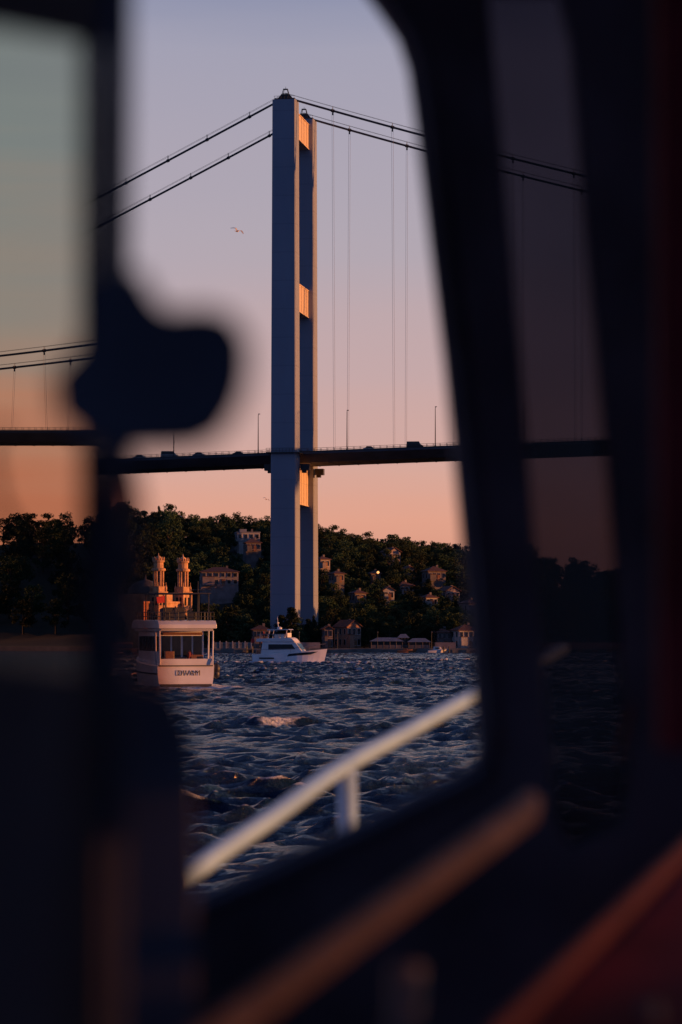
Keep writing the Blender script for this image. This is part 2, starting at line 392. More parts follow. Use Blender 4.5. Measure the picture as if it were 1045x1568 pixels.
M_silver=mat('silver_car_paint',(.35,.36,.38),.35,.05,1); M_carb=mat('black_car_paint',(.03,.03,.035),.3,.1,1); M_carw=mat('white_car_paint',(.6,.6,.6),.35,.05,1)
car('van',-37,7.5,van,1.95,M_silver,5.0); car('car',-27.6,7.5,sedan,1.8,M_silver,4.3)
car('van',38,7.5,van,2.0,M_carb,5.0); car('car',-46,7.8,sedan,1.8,M_carw,4.3); car('car',-16,11,sedan,1.8,M_carb,4.3)
car('car',24,11,sedan,1.8,M_carw,4.3); car('car',56,7.6,sedan,1.8,M_silver,4.3)

# ------------------------------------------------------------------ trees
def leaves(mb_v,mb_f,centers,rad,per,size,g,flat=.8):
    for c,r in zip(centers,rad):
        d=g.normal(0,1,(per,3)); d/=np.linalg.norm(d,axis=1)[:,None]
        P=c+d*(r*g.uniform(.55,1.05,(per,1)))*np.array([1,1,flat])
        A=g.normal(0,1,(per,3)); A/=np.linalg.norm(A,axis=1)[:,None]
        B=np.cross(A,g.normal(0,1,(per,3))); B/=np.linalg.norm(B,axis=1)[:,None]
        s1=size*g.uniform(.6,1.3,(per,1)); o=len(mb_v)
        q=np.stack([P-A*s1,P-B*s1*.55,P+A*s1,P+B*s1*.55],1).reshape(-1,3)
        mb_v.extend(q.tolist()); mb_f.extend([(o+4*i,o+4*i+1,o+4*i+2,o+4*i+3) for i in range(per)])
def tree_mesh(name,seed,kind='broad'):
    g=np.random.default_rng(seed); mb=MB(); v=[];f=[]
    if kind=='broad':
        mb.tube([(0,0,-2),(0.1,0,1.5),(.2,.1,4),(.1,.3,7)],[.38,.3,.22,.1],7)
        cs=[];rs=[]
        for i in range(34):
            a=g.uniform(0,6.28); t=g.uniform(0,1); rr=4.3*math.sqrt(g.uniform(0,1))*(1-.5*abs(t-.35)/.65)
            c=np.array([rr*math.cos(a),rr*math.sin(a),2.6+t*7.0]); cs.append(c); rs.append(g.uniform(.7,1.5))
            if i%3==0: mb.tube([(.15,.1,2.6+t*3),tuple(c*.6+np.array([0,0,1.6])),tuple(c)],[.14,.09,.04],5)
        leaves(v,f,cs,rs,60,.30,g); lm=M_leaf
    elif kind=='cypress':
        mb.tube([(0,0,-2),(0,0,10)],[.25,.05],6); cs=[];rs=[]
        for i in range(30):
            t=i/30; a=g.uniform(0,6.28); r=1.25*(1-t)**.6*min(1,t*5+.4)
            cs.append(np.array([r*.55*math.cos(a),r*.55*math.sin(a),.8+t*11])); rs.append(.35+r*.55)
        leaves(v,f,cs,rs,60,.22,g,1.4); lm=M_pine
    else:
        mb.tube([(0,0,-2),(0,0,6),(0,0,12)],[.35,.22,.05],6); cs=[];rs=[]
        for lay in range(11):
            z=2.2+lay*.92; rad=4.0*(1-lay/11.5)**.75
            for k in range(8):
                a=g.uniform(0,6.28); rk=rad*g.uniform(.65,1.1); zz_=z+g.uniform(-.35,.35)
                mb.tube([(0,0,zz_),(rk*math.cos(a),rk*math.sin(a),zz_+.2)],[.09,.03],4)
                for q in (.3,.55,.8,1): cs.append(np.array([rk*q*math.cos(a),rk*q*math.sin(a),zz_+.1])); rs.append(.7)
        leaves(v,f,cs,rs,14,.26,g,.7); lm=M_pine
    mb.add(v,f,1)
    me=bpy.data.meshes.new(name); me.from_pydata(mb.v,[],mb.f); me.materials.append(M_bark); me.materials.append(lm)
    me.polygons.foreach_set('material_index',mb.m); me.update(); return me
T_b=[tree_mesh('broadleaf_crown_%d'%i,20+i) for i in range(5)]
T_c=tree_mesh('cypress_mesh',40,'cypress'); T_p=[tree_mesh('pine_mesh_%d'%i,50+i,'pine') for i in range(2)]
def put(me,name,x,y,sc,parent=None,z=None,sz=None):
    o=bpy.data.objects.new(name,me); COL.objects.link(o)
    o.location=(x,y,float(H(x,y)) if z is None else z); o.scale=(sc,sc,sz if sz else sc); o.rotation_euler=(0,0,random.uniform(0,6.28))
    if parent: o.parent=parent
    return o
HILL=[('villa',18.4,1050,31.5,4.8,6,3.6,1,3,.5,'gable','p'),('villa',32.6,1000,23.6,6.4,7,3.4,1,4,.3,'hip','d'),('villa',24,1015,23.2,2.6,4,5.0,2,1,.4,'gable','p'),
 ('villa',-6.7,1000,28.0,3.8,5,3.2,1,2,.5,'hip','p'),('villa',47,1020,22.0,5,6,3.6,1,3,.2,'hip','d'),('villa',11.5,1000,23.2,3.4,5,3.0,1,2,.3,'hip','d'),
 ('villa',-32.5,1040,35.0,5.5,6,3.2,1,3,.2,'hip','d'),('villa',21.5,985,18.6,5.0,6,3.2,1,3,.4,'hip','p'),('villa',36.5,960,16.4,5.0,6,3.2,1,3,.4,'gable','p'),
 ('villa',5.5,940,15.6,4.0,5,3.0,1,2,.4,'hip','d'),('villa',42,930,12,4.6,6,3.2,1,3,.5,'hip','p'),('villa',-1.5,965,22.5,3.6,5,3.0,1,2,.4,'hip','d'),('villa',15.5,955,16.5,3.8,5,3.2,1,2,.2,'gable','w'),('villa',29,945,14.2,4.2,5,3.0,1,3,.45,'hip','w')]
clear=[(-58,-40,818,860),(-50,-33,925,975),(-42,-28,1035,1092),(-2.5,6,818,845),(7,28,818,832),(31,48,818,838),
       (-27,-8,838,858),(-22,-4,872,890),(-38,-25,816,822),(-26.5,-20,818,834),(-5.5,-2,818,832)]
for h in HILL: clear.append((h[1]-h[4]/2-1.0,h[1]+h[4]/2+1.0,h[2]-18,h[2]+4))
ht=empty('hillside_trees')
def scatter(x0,x1,y0,y1,step,smin,smax):
    y=y0
    while y<y1:
        x=x0
        while x<x1:
            px=x+random.uniform(-.5,.5)*step; py=y+random.uniform(-.5,.5)*step
            if not any(a<px<b_ and c<py<d for a,b_,c,d in clear):
                sc=random.uniform(smin,smax); k=random.random()
                me=T_b[random.randrange(5)] if k<.9 else (T_c if k<.94 else T_p[random.randrange(2)])
                if k>=.9: sc*=.8
                put(me,'tree_crown',px,py,sc,ht,sz=sc*random.uniform(.85,1.15))
            x+=step
        y+=step
scatter(-62,60,850,1000,5.4,.5,.9)
scatter(-80,75,1000,1160,5.8,.5,.95)
scatter(-240,-62,835,1160,13,1.0,1.4)
scatter(75,200,860,1160,13,1.0,1.4)
scatter(200,660,900,1180,17,1.0,1.4)
for x,y,s,k in ((-33,838,1.25,0),(-38.5,842,1.3,1),(-29,836,.9,2),(-43,850,1.2,3),(-22.5,834.5,.75,4),(-13,834,.85,0),(-2.8,846,1.15,1),(5,850,1.1,2),(10,846,.85,3),(15,843,.8,4),
                (20.5,842,.9,0),(25,838,.75,1),(29,836,.9,2),(33,845,1,3),(38,846,1.0,4),(44,838,.95,0),(50,834,1.0,1),(57,832,1.0,2),(-6.5,832,.55,3),(-31,826,.5,1),(-39,825,.55,2),(8.5,833,.6,1),(14,834,.7,2),(19,835,.65,0),(24,834,.6,3),(-11,828,.5,4)):
    put(T_b[k],'broadleaf_tree',x,y,s)
for x,y,s in ((-14.5,833,.98),(-17.5,836,.8),(-24.8,832,.6),(-9.5,834,.7)): put(T_p[random.randrange(2)],'pine_tree',x,y,s)
for x,y,s in ((-41,836,1.1),(6.8,834,.75),(28,830,.8),(-8,836,.8),(30.5,834,.7)): put(T_c,'cypress_tree',x,y,s)

# ------------------------------------------------------------------ buildings
def house(name,x,y,zb,w,d,h,floors=2,bays=4,rz=0,roof='hip',wall=M_wallw,rf=M_roof,lit=0,rh=None,found=4):
    e=empty(name,(x,y,zb),rz)
    mb=MB(); mb.box(0,0,(h-found)/2,w,d,h+found)
    if roof=='gable':
        rh=rh or w*.28
        mb.add([(-w/2,-d/2,h),(w/2,-d/2,h),(0,-d/2,h+rh),(-w/2,d/2,h),(w/2,d/2,h),(0,d/2,h+rh)],[(0,1,2),(5,4,3)])
    mb.box(-w*.3,-d/2-.7,h*.3,w*.32,1.4,h*.62)
    mb.obj('walls',wall,e)
    rb=MB(); o=.5
    if roof=='hip':
        rh=rh or min(w,d)*.28; k=min(w,d)/2
        rx=max(w/2-k,.2)
        rb.add([(-w/2-o,-d/2-o,h+.02),(w/2+o,-d/2-o,h+.02),(w/2+o,d/2+o,h+.02),(-w/2-o,d/2+o,h+.02),(-rx,0,h+rh),(rx,0,h+rh),
                (-w/2-o,-d/2-o,h-.18),(w/2+o,-d/2-o,h-.18),(w/2+o,d/2+o,h-.18),(-w/2-o,d/2+o,h-.18)],
               [(0,1,5,4),(1,2,5),(2,3,4,5),(3,0,4),(6,7,1,0),(7,8,2,1),(8,9,3,2),(9,6,0,3),(9,8,7,6)])
    elif roof=='gable':
        t=.25
        for sg in (-1,1):
            a=(sg*(w/2+o),h-o*rh/(w/2)); b_=(0,h+rh)
            rb.hexa([(a[0],-d/2-o,a[1]+.02),(b_[0],-d/2-o,b_[1]+.02),(b_[0],d/2+o,b_[1]+.02),(a[0],d/2+o,a[1]+.02),
                     (a[0],-d/2-o,a[1]+t),(b_[0],-d/2-o,b_[1]+t),(b_[0],d/2+o,b_[1]+t),(a[0],d/2+o,a[1]+t)])
    else:
        rb.box(0,0,h+.2,w+.5,d+.5,.4); rb.box(-w*.2,0,h+.9,w*.3,d*.4,1.2)
    rb.box(-w*.3,-d/2-.75,h*.61+.1,w*.36,1.6,.18)
    rb.obj('roof',rf,e)
    cb=MB(); cb.box(w*.22,d*.1,h+(rh or 1)*.8,.7,.7,1.6); cb.obj('chimney',M_walld,e)
    wg=MB(); wf=MB(); fh=h/floors
    for fl in range(floors):
        zc_=fh*fl+fh*.52
        for i in range(bays):
            xx=-w/2+w*(i+.5)/bays; ww=min(1.1,w/bays*.55); hh=min(1.7,fh*.55)
            li=2 if random.random()<lit else 1
            wf.box(xx,-d/2-.03,zc_,ww+.24,.1,hh+.24); wg.box(xx,-d/2-.09,zc_,ww,.06,hh,m=li-1)
            wf.box(xx,-d/2-.13,zc_-hh/2-.15,ww+.4,.24,.1)
        nb=max(2,int(d/2.6))
        for i in range(nb):
            yy=-d/2+d*(i+.5)/nb; ww=.9; hh=min(1.6,fh*.55)
            for sg in (-1,1):
                wf.box(sg*(w/2+.03),yy,zc_,.1,ww+.24,hh+.24); wg.box(sg*(w/2+.09),yy,zc_,.06,ww,hh)
        if fl: wf.box(0,-d/2-.06,fh*fl,w-.1,.13,.16)
    wf.obj('window_frames',M_wallw if wall is not M_walld else M_wallp,e); wg.obj('window_glass',[M_glass,M_warmwin],e)
    db=MB(); db.box(w*.1,-d/2-.1,1.05,1.0,.1,2.1); db.obj('door',M_wood,e)
    return e
WM={'p':M_wallp,'d':M_walld,'w':M_wallw}
for h in HILL: house(h[0],h[1],h[2],h[3],h[4],h[5],h[6],h[7],h[8],h[9],h[10],WM[h[11]],M_roof,found=9)
house('white_apartment_building',-35.6,1080,34.6,8.6,9,8.4,3,4,.15,'flat',M_wallw,M_roofg)
house('white_apartment_building',-30.4,1083,32.5,4.5,8,5.4,2,2,.15,'hip',M_wallw,M_roof)
house('villa',-41.2,960,21.4,12.6,9,4.6,2,6,.1,'hip',M_wallp,M_roof,rh=1.6,found=8)
house('brick_house',1.9,836,1.4,4.6,8,6.2,2,3,.5,'gable',M_brick,M_roof,rh=1.7)
house('waterfront_house',-4.0,826,1.3,2.6,6,5.6,2,2,.12,'gable',M_walld,M_roof)
house('waterfront_house',36,828,1.3,6.0,7,5.2,2,4,.3,'hip',M_wallw,M_roof,lit=.15)
house('waterfront_house',43.5,829,1.3,6.5,7,5.4,2,4,.25,'hip',M_wallp,M_roof)
house('waterfront_house',-23.4,826,1.3,4.6,7,5.4,2,4,.1,'hip',M_walld,M_roof)
house('waterfront_house',29.5,832,1.3,4.0,6,4.6,2,3,.2,'hip',M_walld,M_roof)
def pavilion(x,w,d,h,y=821.5):
    e=empty('waterfront_pavilion',(x,y,1.3))
    mb=MB(); n=max(3,int(w/1.8))
    for i in range(n+1):
        for yy in (-d/2,d/2): mb.tube([(-w/2+w*i/n,yy,0),(-w/2+w*i/n,yy,h)],.08,6)
    mb.box(0,-d/2,.5,w,.08,.9); mb.obj('posts',M_walld,e)
    mb=MB(); o=.5; mb.add([(-w/2-o,-d/2-o,h),(w/2+o,-d/2-o,h),(w/2+o,d/2+o,h),(-w/2-o,d/2+o,h),(-w/2+w*.2,0,h+1.1),(w/2-w*.2,0,h+1.1)],[(0,1,5,4),(1,2,5),(2,3,4,5),(3,0,4),(3,2,1,0)]); mb.obj('roof',M_roofg,e)
    mb=MB(); mb.box(0,.6,h/2-.1,w-.6,d-1.6,h-.3); mb.obj('glazed_room',M_glass,e)
pavilion(13.2,9,4,2.0); pavilion(22.5,6,4,1.8); pavilion(18,2.6,3,3.0,823)
e=empty('quay_fence',(-31,816.6,1.3)); mb=MB()
for i in range(38):
    x=-5.4+i*.29; mb.box(x,0,.9,.12,.1,1.8)
for i in range(7): mb.box(-5.5+i*1.8,.02,1.05,.3,.3,2.1)
mb.box(0,.1,.35,10.8,.06,.12); mb.box(0,.1,1.5,10.8,.06,.12); mb.obj('pickets',M_wallw,e)
mb=MB()
for x0,x1 in ((-20,-6),(27,33),(47,110),(-120,-60)): mb.box((x0+x1)/2,819.5,2.0,x1-x0,.4,2.0)
mb.obj('garden_wall',M_wallp)
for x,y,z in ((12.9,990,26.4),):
    e=empty('warm_globe',(x,y,z)); mb=MB(); mb.lathe(0,0,[(.05,-.45),(.35,-.3),(.5,0),(.35,.3),(.05,.45)],10); mb.obj('globe',M_warmglow,e)  # small warm emissive globe on the hillside
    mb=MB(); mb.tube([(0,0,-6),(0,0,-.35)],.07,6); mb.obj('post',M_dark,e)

# mosque with baroque towers
mo=empty('mosque',(-50.5,838,1.3),R(50))
mb=MB()
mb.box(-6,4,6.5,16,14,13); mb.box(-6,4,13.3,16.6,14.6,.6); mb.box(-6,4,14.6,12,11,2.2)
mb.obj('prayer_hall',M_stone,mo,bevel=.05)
mb=MB(); mb.lathe(-6,4,[(5.2,15.7),(5.3,16.2),(4.8,17.6),(3.6,18.8),(2.0,19.6),(.3,20.1),(.08,21.5)],24); mb.obj('dome',M_lead,mo,smooth=True)
tb=MB(); tg=MB(); tcap=MB()
def turret(cx,cy,top,w=3.4):
    tb.box(cx,cy,8,w,w,16); 
    for zz_ in (5.5,11,16): tb.box(cx,cy,zz_+.2,w+.7,w+.7,.45)
    for sx in (-1,1):
        for sy in (-1,1): tb.tube([(cx+sx*(w/2+.05),cy+sy*(w/2+.05),0),(cx+sx*(w/2+.05),cy+sy*(w/2+.05),16)],.28,8)
    for zz_ in (3,8.4,13.6):
        for dx,dy in ((0,-1),(1,0),(-1,0),(0,1)):
            for o_ in (-.7,.7):
                tg.box(cx+dx*(w/2+.03)+(o_ if dx==0 else 0),cy+dy*(w/2+.03)+(o_ if dy==0 else 0),zz_,.7 if dx==0 else .1,.7 if dy==0 else .1,2.4)
    tb.box(cx,cy,17.2,w*.9,w*.9,1.5)
    for i in range(8):
        a=i*math.pi/4+math.pi/8; tb.tube([(cx+1.4*math.cos(a),cy+1.4*math.sin(a),17.9),(cx+1.4*math.cos(a),cy+1.4*math.sin(a),22.4)],.3,8)
    tg.tube([(cx,cy,17.9),(cx,cy,22.4)],.7,10)
    tb.lathe(cx,cy,[(1.85,22.4),(2.1,22.6),(2.1,23.1),(1.7,23.3)],16)
    tb.lathe(cx,cy,[(1.5,23.3),(1.5,24.9),(1.85,25.1),(1.85,25.5),(1.2,25.6)],12)
    for i in range(8):
        a=i*math.pi/4; tb.lathe(cx+1.6*math.cos(a),cy+1.6*math.sin(a),[(.22,25.5),(.26,26.1),(.05,26.6)],6)
    tcap.lathe(cx,cy,[(1.1,25.6),(1.1,26.1),(.7,26.6),(.2,26.9),(.05,27.7)],14)
    for sx in (-1,1):
        for sy in (-1,1): tb.lathe(cx+sx*1.55,cy+sy*1.55,[(.25,16.4),(.34,17.6),(.1,18.3),(.05,19.2)],8)
turret(3.4,-2.2,0); turret(-8.5,-3.6,0,3.2)
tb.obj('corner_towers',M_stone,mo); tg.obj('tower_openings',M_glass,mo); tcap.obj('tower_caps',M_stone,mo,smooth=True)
wb=MB()
for i in range(5):
    for zz_ in (4,9.5): wb.box(-12+i*3,-3.04,zz_,1.3,.1,3.2)
for i in range(4):
    for zz_ in (4,9.5): wb.box(2.04,-1+i*3,zz_,.1,1.3,3.2)
wb.obj('hall_windows',M_glass,mo)

# ------------------------------------------------------------------ boats
def hull(mb,L_,B,sheer,n=14,stern=.85,m=0,zk=-.8,mtop=None):
    vs=[];fs=[]; nv=6
    for i in range(n+1):
        t=i/n; x=-L_/2+L_*t
        hb=B/2*(stern+(1-stern)*math.sin(min(t/.45,1)*math.pi/2)) if t<.45 else B/2*(1-((t-.45)/.55)**2.3)
        hb=max(hb,.03); zt=sheer(t)
        rk=.9*(t**3)
        sec=[(0,zk*(1-t**4)),(hb*.75,zk*.8*(1-t**3)),(hb*.93,.0),(hb*.98,zt*.5),(hb,zt-.12),(hb-.02,zt)]
        for y,z in sec: vs.append((x+rk*(z-zk)/(zt-zk),-y,z))
        for y,z in sec: vs.append((x+rk*(z-zk)/(zt-zk),y,z))
    w_=2*nv
    for i in range(n):
        for j in range(nv-1):
            a=i*w_+j; fs.append((a,a+1,a+1+w_,a+w_)); a+=nv; fs.append((a,a+w_,a+1+w_,a+1))
        a=i*w_+nv-1; fs.append((a,a+nv,a+nv+w_,a+w_))
    fs.append(tuple(list(range(0,nv))+list(reversed(range(nv,2*nv)))))
    mb.add(vs,fs,m)
y1=empty('motor_yacht',(-10.9,594,0),R(-14))
mb=MB(); hull(mb,14.8,4.4,lambda t:1.75+1.15*t**1.6); mb.obj('hull',M_white,y1,smooth=False)
mb=MB()
for sg in (-1,1):
    mb.add([(.2,sg*2.235,1.35),(5.2,sg*1.62,1.75),(6.6,sg*.95,2.35),(4.4,sg*1.95,2.2),(.6,sg*2.255,1.85)],[(0,1,2,3,4)])
    mb.box(-4.2,sg*2.2,.95,3.2,.05,.28)
mb.obj('hull_windows',M_glass,y1)
mb=MB()
mb.prism([(-5.6,1.7),(3.6,2.1),(2.0,4.2),(1.6,4.35),(-5.2,4.35)],-1.85,1.85)
mb.prism([(-6.6,4.36),(1.9,4.36),(1.3,5.0),(.8,5.25),(-6.4,5.0)],-2.05,2.05)
mb.obj('superstructure',M_white,y1,bevel=.12)
mb=MB()
for sg in (-1,1):
    mb.add([(-3.9,sg*1.875,2.7),(1.9,sg*1.875,2.85),(1.2,sg*1.875,3.85),(-3.9,sg*1.875,3.85)],[(0,1,2,3)])
mb.add([(3.2,-1.6,2.72),(3.2,1.6,2.72),(2.15,1.6,4.08),(2.15,-1.6,4.08)],[(0,1,2,3)])
mb.box(-5.7,0,3.0,.2,1.8,2.1)
mb.obj('cabin_windows',M_glass,y1)
mb=MB(); mb.prism([(-4.2,6.75),(.6,6.85),(.3,7.0),(-4.2,6.95)],-1.8,1.8); mb.box(.1,0,5.75,.12,3.2,.9)
for x_ in (-4.0,-.3):
    for sg in (-1,1): mb.tube([(x_,sg*1.7,5.0),(x_+.35,sg*1.6,6.8)],.07,6)
mb.box(-2.6,.6,5.5,1.2,.7,.8); mb.box(-1.1,-.5,5.45,.8,.8,.9)
mb.tube([(-2.2,0,6.9),(-2.5,0,9.6)],[.12,.04],6); mb.lathe(-2.0,0,[(.5,7.0),(.55,7.3),(.1,7.5)],10); mb.box(-2.3,0,8.3,.12,1.4,.14)
mb.tube([(-5.9,-1.2,4.95),(-5.9,-1.2,6.0)],.05,5)
mb.obj('flybridge',M_white,y1,bevel=.03)
mb=MB()
for sg in (-1,1):
    pts=[(-7.1,sg*1.9,1.75+.95),(-5.6,sg*2.1,2.75),(1,sg*2.15,2.95),(4,sg*1.75,3.4),(6.2,sg*1.0,3.75),(7.9,0,3.95)]
    mb.tube(pts,.035,5)
    for q in pts[:-1]: mb.tube([q,(q[0],q[1],q[2]-.95)],.03,5)
    mb.tube([(-6.4,sg*1.95,5.0+.9),(-.4,sg*1.95,6.0)],.035,5)
    for i in range(6): mb.tube([(-6.4+i*1.2,sg*1.95,5.0),(-6.4+i*1.2,sg*1.95,5.92)],.03,5)
mb.tube([(-6.4,-1.95,5.9),(-6.4,1.95,5.9)],.035,5)
mb.tube([(-7.0,0,1.8),(-7.5,0,5.2)],.05,6)
mb.obj('rails',M_hang,y1)
mb=MB(); mb.add([(-7.45,0,5.1),(-8.3,.25,4.9),(-8.2,.2,4.1),(-7.3,0,4.3)],[(0,1,2,3)]); mb.obj('flag',M_red,y1)
mb=MB(); mb.prism([(-8.3,.25),(-7.2,.25),(-7.2,.6),(-8.3,.5)],-1.7,1.7)
mb.obj('swim_platform',M_wood,y1)
def person(name,parent,loc,top,pants,h=1.72,sit=False):
    e=empty(name,loc); e.parent=parent
    vs=[(0,0,.95),(0,0,1.2),(0,0,1.42),(0,0,1.52),(0,0,1.66),(0,.2,1.4),(.08,.28,1.14),(.24,.24,1.0),(0,-.2,1.4),(.05,-.28,1.14),(.2,-.24,1.0),
        (0,.1,.9),(.02,.12,.48),(0,.13,.05),(.14,.13,.03),(0,-.1,.9),(.03,-.12,.48),(0,-.13,.05),(.14,-.13,.03)]
    ed=[(0,1),(1,2),(2,3),(3,4),(2,5),(5,6),(6,7),(2,8),(8,9),(9,10),(0,11),(11,12),(12,13),(13,14),(0,15),(15,16),(16,17),(17,18)]
    rad=[.15,.16,.13,.06,.11,.07,.05,.035,.07,.05,.035,.1,.065,.045,.04,.1,.065,.045,.04]
    me=bpy.data.meshes.new('figure'); me.from_pydata(vs,ed,[]); me.materials.append(top)
    o=bpy.data.objects.new('figure',me); COL.objects.link(o); o.parent=e
    o.modifiers.new('skin','SKIN')
    for i,r in enumerate(rad): me.skin_vertices[0].data[i].radius=(r,r)
    me.skin_vertices[0].data[0].use_root=True
    o.modifiers.new('sub','SUBSURF').levels=1
M_navy=mat('dark_clothes',(.05,.05,.07),.9,.2,3); M_shirt=mat('red_shirt',(.3,.06,.05),.9,.2,3)
person('person',y1,(-5.6,.6,5.0),M_shirt,None); person('person',y1,(-4.9,-.9,5.0),M_navy,None); person('person',y1,(-.6,.3,5.0),M_navy,None)

y2=empty('excursion_boat',(-21.9,360,0),R(90+16)); y2.scale=(1.14,1.14,1.08)
mb=MB(); hull(mb,18,6.6,lambda t:2.6+1.3*t**2,stern=.95,zk=-.7); mb.obj('hull',M_white,y2)
mb=MB(); 
for sg in (-1,1): mb.tube([(-9.0,sg*3.1,1.6),(-6,sg*3.22,1.6),(-2,sg*3.3,1.65),(3,sg*3.25,1.8)],.10,6)
mb.box(-9.08,0,2.5,.12,6.0,.12); mb.box(-9.06,0,.25,.1,5.7,.35)
mb.obj('rubbing_strake',M_navy,y2)
mb=MB()
mb.box(-1.5,0,4.55,11,4.9,3.9)
mb.prism([(-9.9,6.75),(4.4,6.75),(4.1,7.35),(3.2,7.75),(-9.3,7.65),(-9.9,7.2)],-3.2,3.2)
mb.prism([(-9.3,6.45),(4.0,6.45),(4.2,6.74),(-9.6,6.74)],-2.9,2.9)
mb.box(-8.7,-2.9,3.1,.25,.25,1.0); 
for sg in (-1,1):
    for x_ in (-9.2,-7.2): mb.tube([(x_,sg*2.9,2.6),(x_,sg*2.95,6.5)],.09,8)
mb.prism([(-9.02,2.55),(-8.88,2.55),(-8.88,3.3),(-9.1,3.3)],-3.0,3.0)
mb.obj('superstructure',M_white,y2,bevel=.14)
mb=MB()
for yy in (-1.75,-.6,.6,1.75): mb.box(-7.04,yy,4.7,.1,.95,2.4)
for sg in (-1,1):
    for i in range(6): mb.box(-5.8+i*1.7,sg*2.47,5.0,1.3,.1,1.7)
mb.obj('cabin_windows',M_glass,y2)
mb=MB(); mb.box(-7.0,0,3.1,.08,4.7,.7); mb.box(-7.9,1.6,3.4,.6,1.0,1.5); mb.box(-7.9,-1.3,3.2,.7,1.6,1.1); mb.box(-7.06,0,6.15,.1,4.6,.3); mb.obj('wooden_trim',M_wood,y2,bevel=.05)
mb=MB()
for sg in (-1,1):
    for h in (.45,.95): mb.tube([(-9.6,sg*2.95,7.65+h),(2.5,sg*2.95,7.7+h)],.045,5)
    for i in range(9): mb.tube([(-9.6+i*1.5,sg*2.95,7.6),(-9.6+i*1.5,sg*2.95,8.6)],.04,5)
    for x_ in (-9.0,-4.5,0): mb.tube([(x_,sg*2.5,7.6),(x_,sg*2.5,10.7)],.07,6)
for h in (.45,.95): mb.tube([(-9.6,-2.95,7.65+h),(-9.6,2.95,7.65+h)],.045,5)
for i in range(7): mb.tube([(-9.6,-2.95+i*.98,7.6),(-9.6,-2.95+i*.98,8.6)],.04,5)
mb.tube([(-5,-2.2,7.6),(-5.3,-2.2,12.2)],[.12,.05],6); mb.tube([(-5.1,-3.0,11.2),(-5.1,-1.4,11.2)],.05,5)
mb.tube([(-9.3,2.4,7.6),(-9.5,2.4,10.6)],.05,5)
for yy in (-1.2,.2,1.4): mb.box(-6,yy,8.1,.5,.6,.9)
mb.obj('upper_rails',M_dark,y2)
mb=MB(); mb.box(-4.5,0,10.75,9.6,5.4,.12); mb.prism([(-3.2,7.7),(-1,7.7),(-1.2,9.0),(-3.0,9.2)],-1.2,1.2); mb.obj('awning',M_navy,y2,bevel=.03)
mb=MB(); mb.add([(-9.5,2.4,10.5),(-9.7,3.4,10.3),(-9.65,3.3,9.6),(-9.45,2.4,9.7)],[(0,1,2,3)]); mb.obj('flag',M_red,y2)
mb=MB()
for yy,zz_ in ((-3.45,1.6),(-3.5,2.2)): mb.lathe(-8.6,yy,[(.05,zz_-.6),(.35,zz_-.4),(.42,zz_),(.3,zz_+.4),(.05,zz_+.6)],12)
mb.obj('fenders',M_dark,y2,smooth=True)
person('person',y2,(-7.4,.8,7.65),M_navy,None); person('person',y2,(-8.3,-.6,2.6),M_shirt,None)
tx_=bpy.data.curves.new('name_lettering','FONT'); tx_.body='DIVAM'; tx_.size=.85; tx_.extrude=.01; tx_.align_x='CENTER'; tx_.materials.append(M_navy)
to=bpy.data.objects.new('name_lettering',tx_); COL.objects.link(to); to.parent=y2; to.location=(-9.10,-.3,1.4); to.rotation_euler=(R(90),0,R(-90))

# small craft moored along the quay
def skiff(x,y,rz,L_=5.5,m=M_white,cab=True):
    e=empty('moored_motorboat',(x,y,0),rz)
    mb=MB(); hull(mb,L_,2.0,lambda t:.8+.45*t**1.5,zk=-.3); mb.obj('hull',m,e)
    mb=MB(); mb.prism([(-1.2,.85),(1.3,.95),(.8,1.75),(-1.0,1.85)] if cab else [(-.8,.85),(.6,.9),(.3,1.3),(-.6,1.3)],-.75,.75); mb.obj('cabin',m,e,bevel=.05)
    mb=MB()
    for sg in (-1,1): mb.box(-.1,sg*.76,1.4 if cab else 1.12,1.3 if cab else .6,.04,.35 if cab else .15)
    mb.obj('windows',M_glass,e)
    mb=MB(); mb.tube([(-.9,0,1.8),(-1.0,0,3.2)],.03,5); mb.obj('mast',M_dark,e)
skiff(27.5,812.6,.15,5.5); skiff(-21,812.6,.2,5.5,M_navy); skiff(18.5,812.8,.05,5,M_wood,False); skiff(40,812.5,.1,6,M_navy)
for x in (30,-26):
    e=empty('timber_pier',(x,811.5,0)); mb=MB(); mb.box(0,0,.95,1.8,7,.14)
    for yy in (-3.2,0,3.0):
        for sg in (-1,1): mb.tube([(sg*.8,yy,-1.5),(sg*.8,yy,1.9)],.11,6)
    mb.obj('planks_and_piles',M_dark,e)
for x in (-12,-1,10.5,26,47):
    e=empty('quay_lamp_post',(x,817.2,1.3)); mb=MB(); mb.tube([(0,0,0),(0,0,4.2)],[.09,.05],6); mb.lathe(0,0,[(.05,4.2),(.2,4.4),(.16,4.8),(.03,4.95)],8); mb.obj('post_and_lantern',M_dark,e)

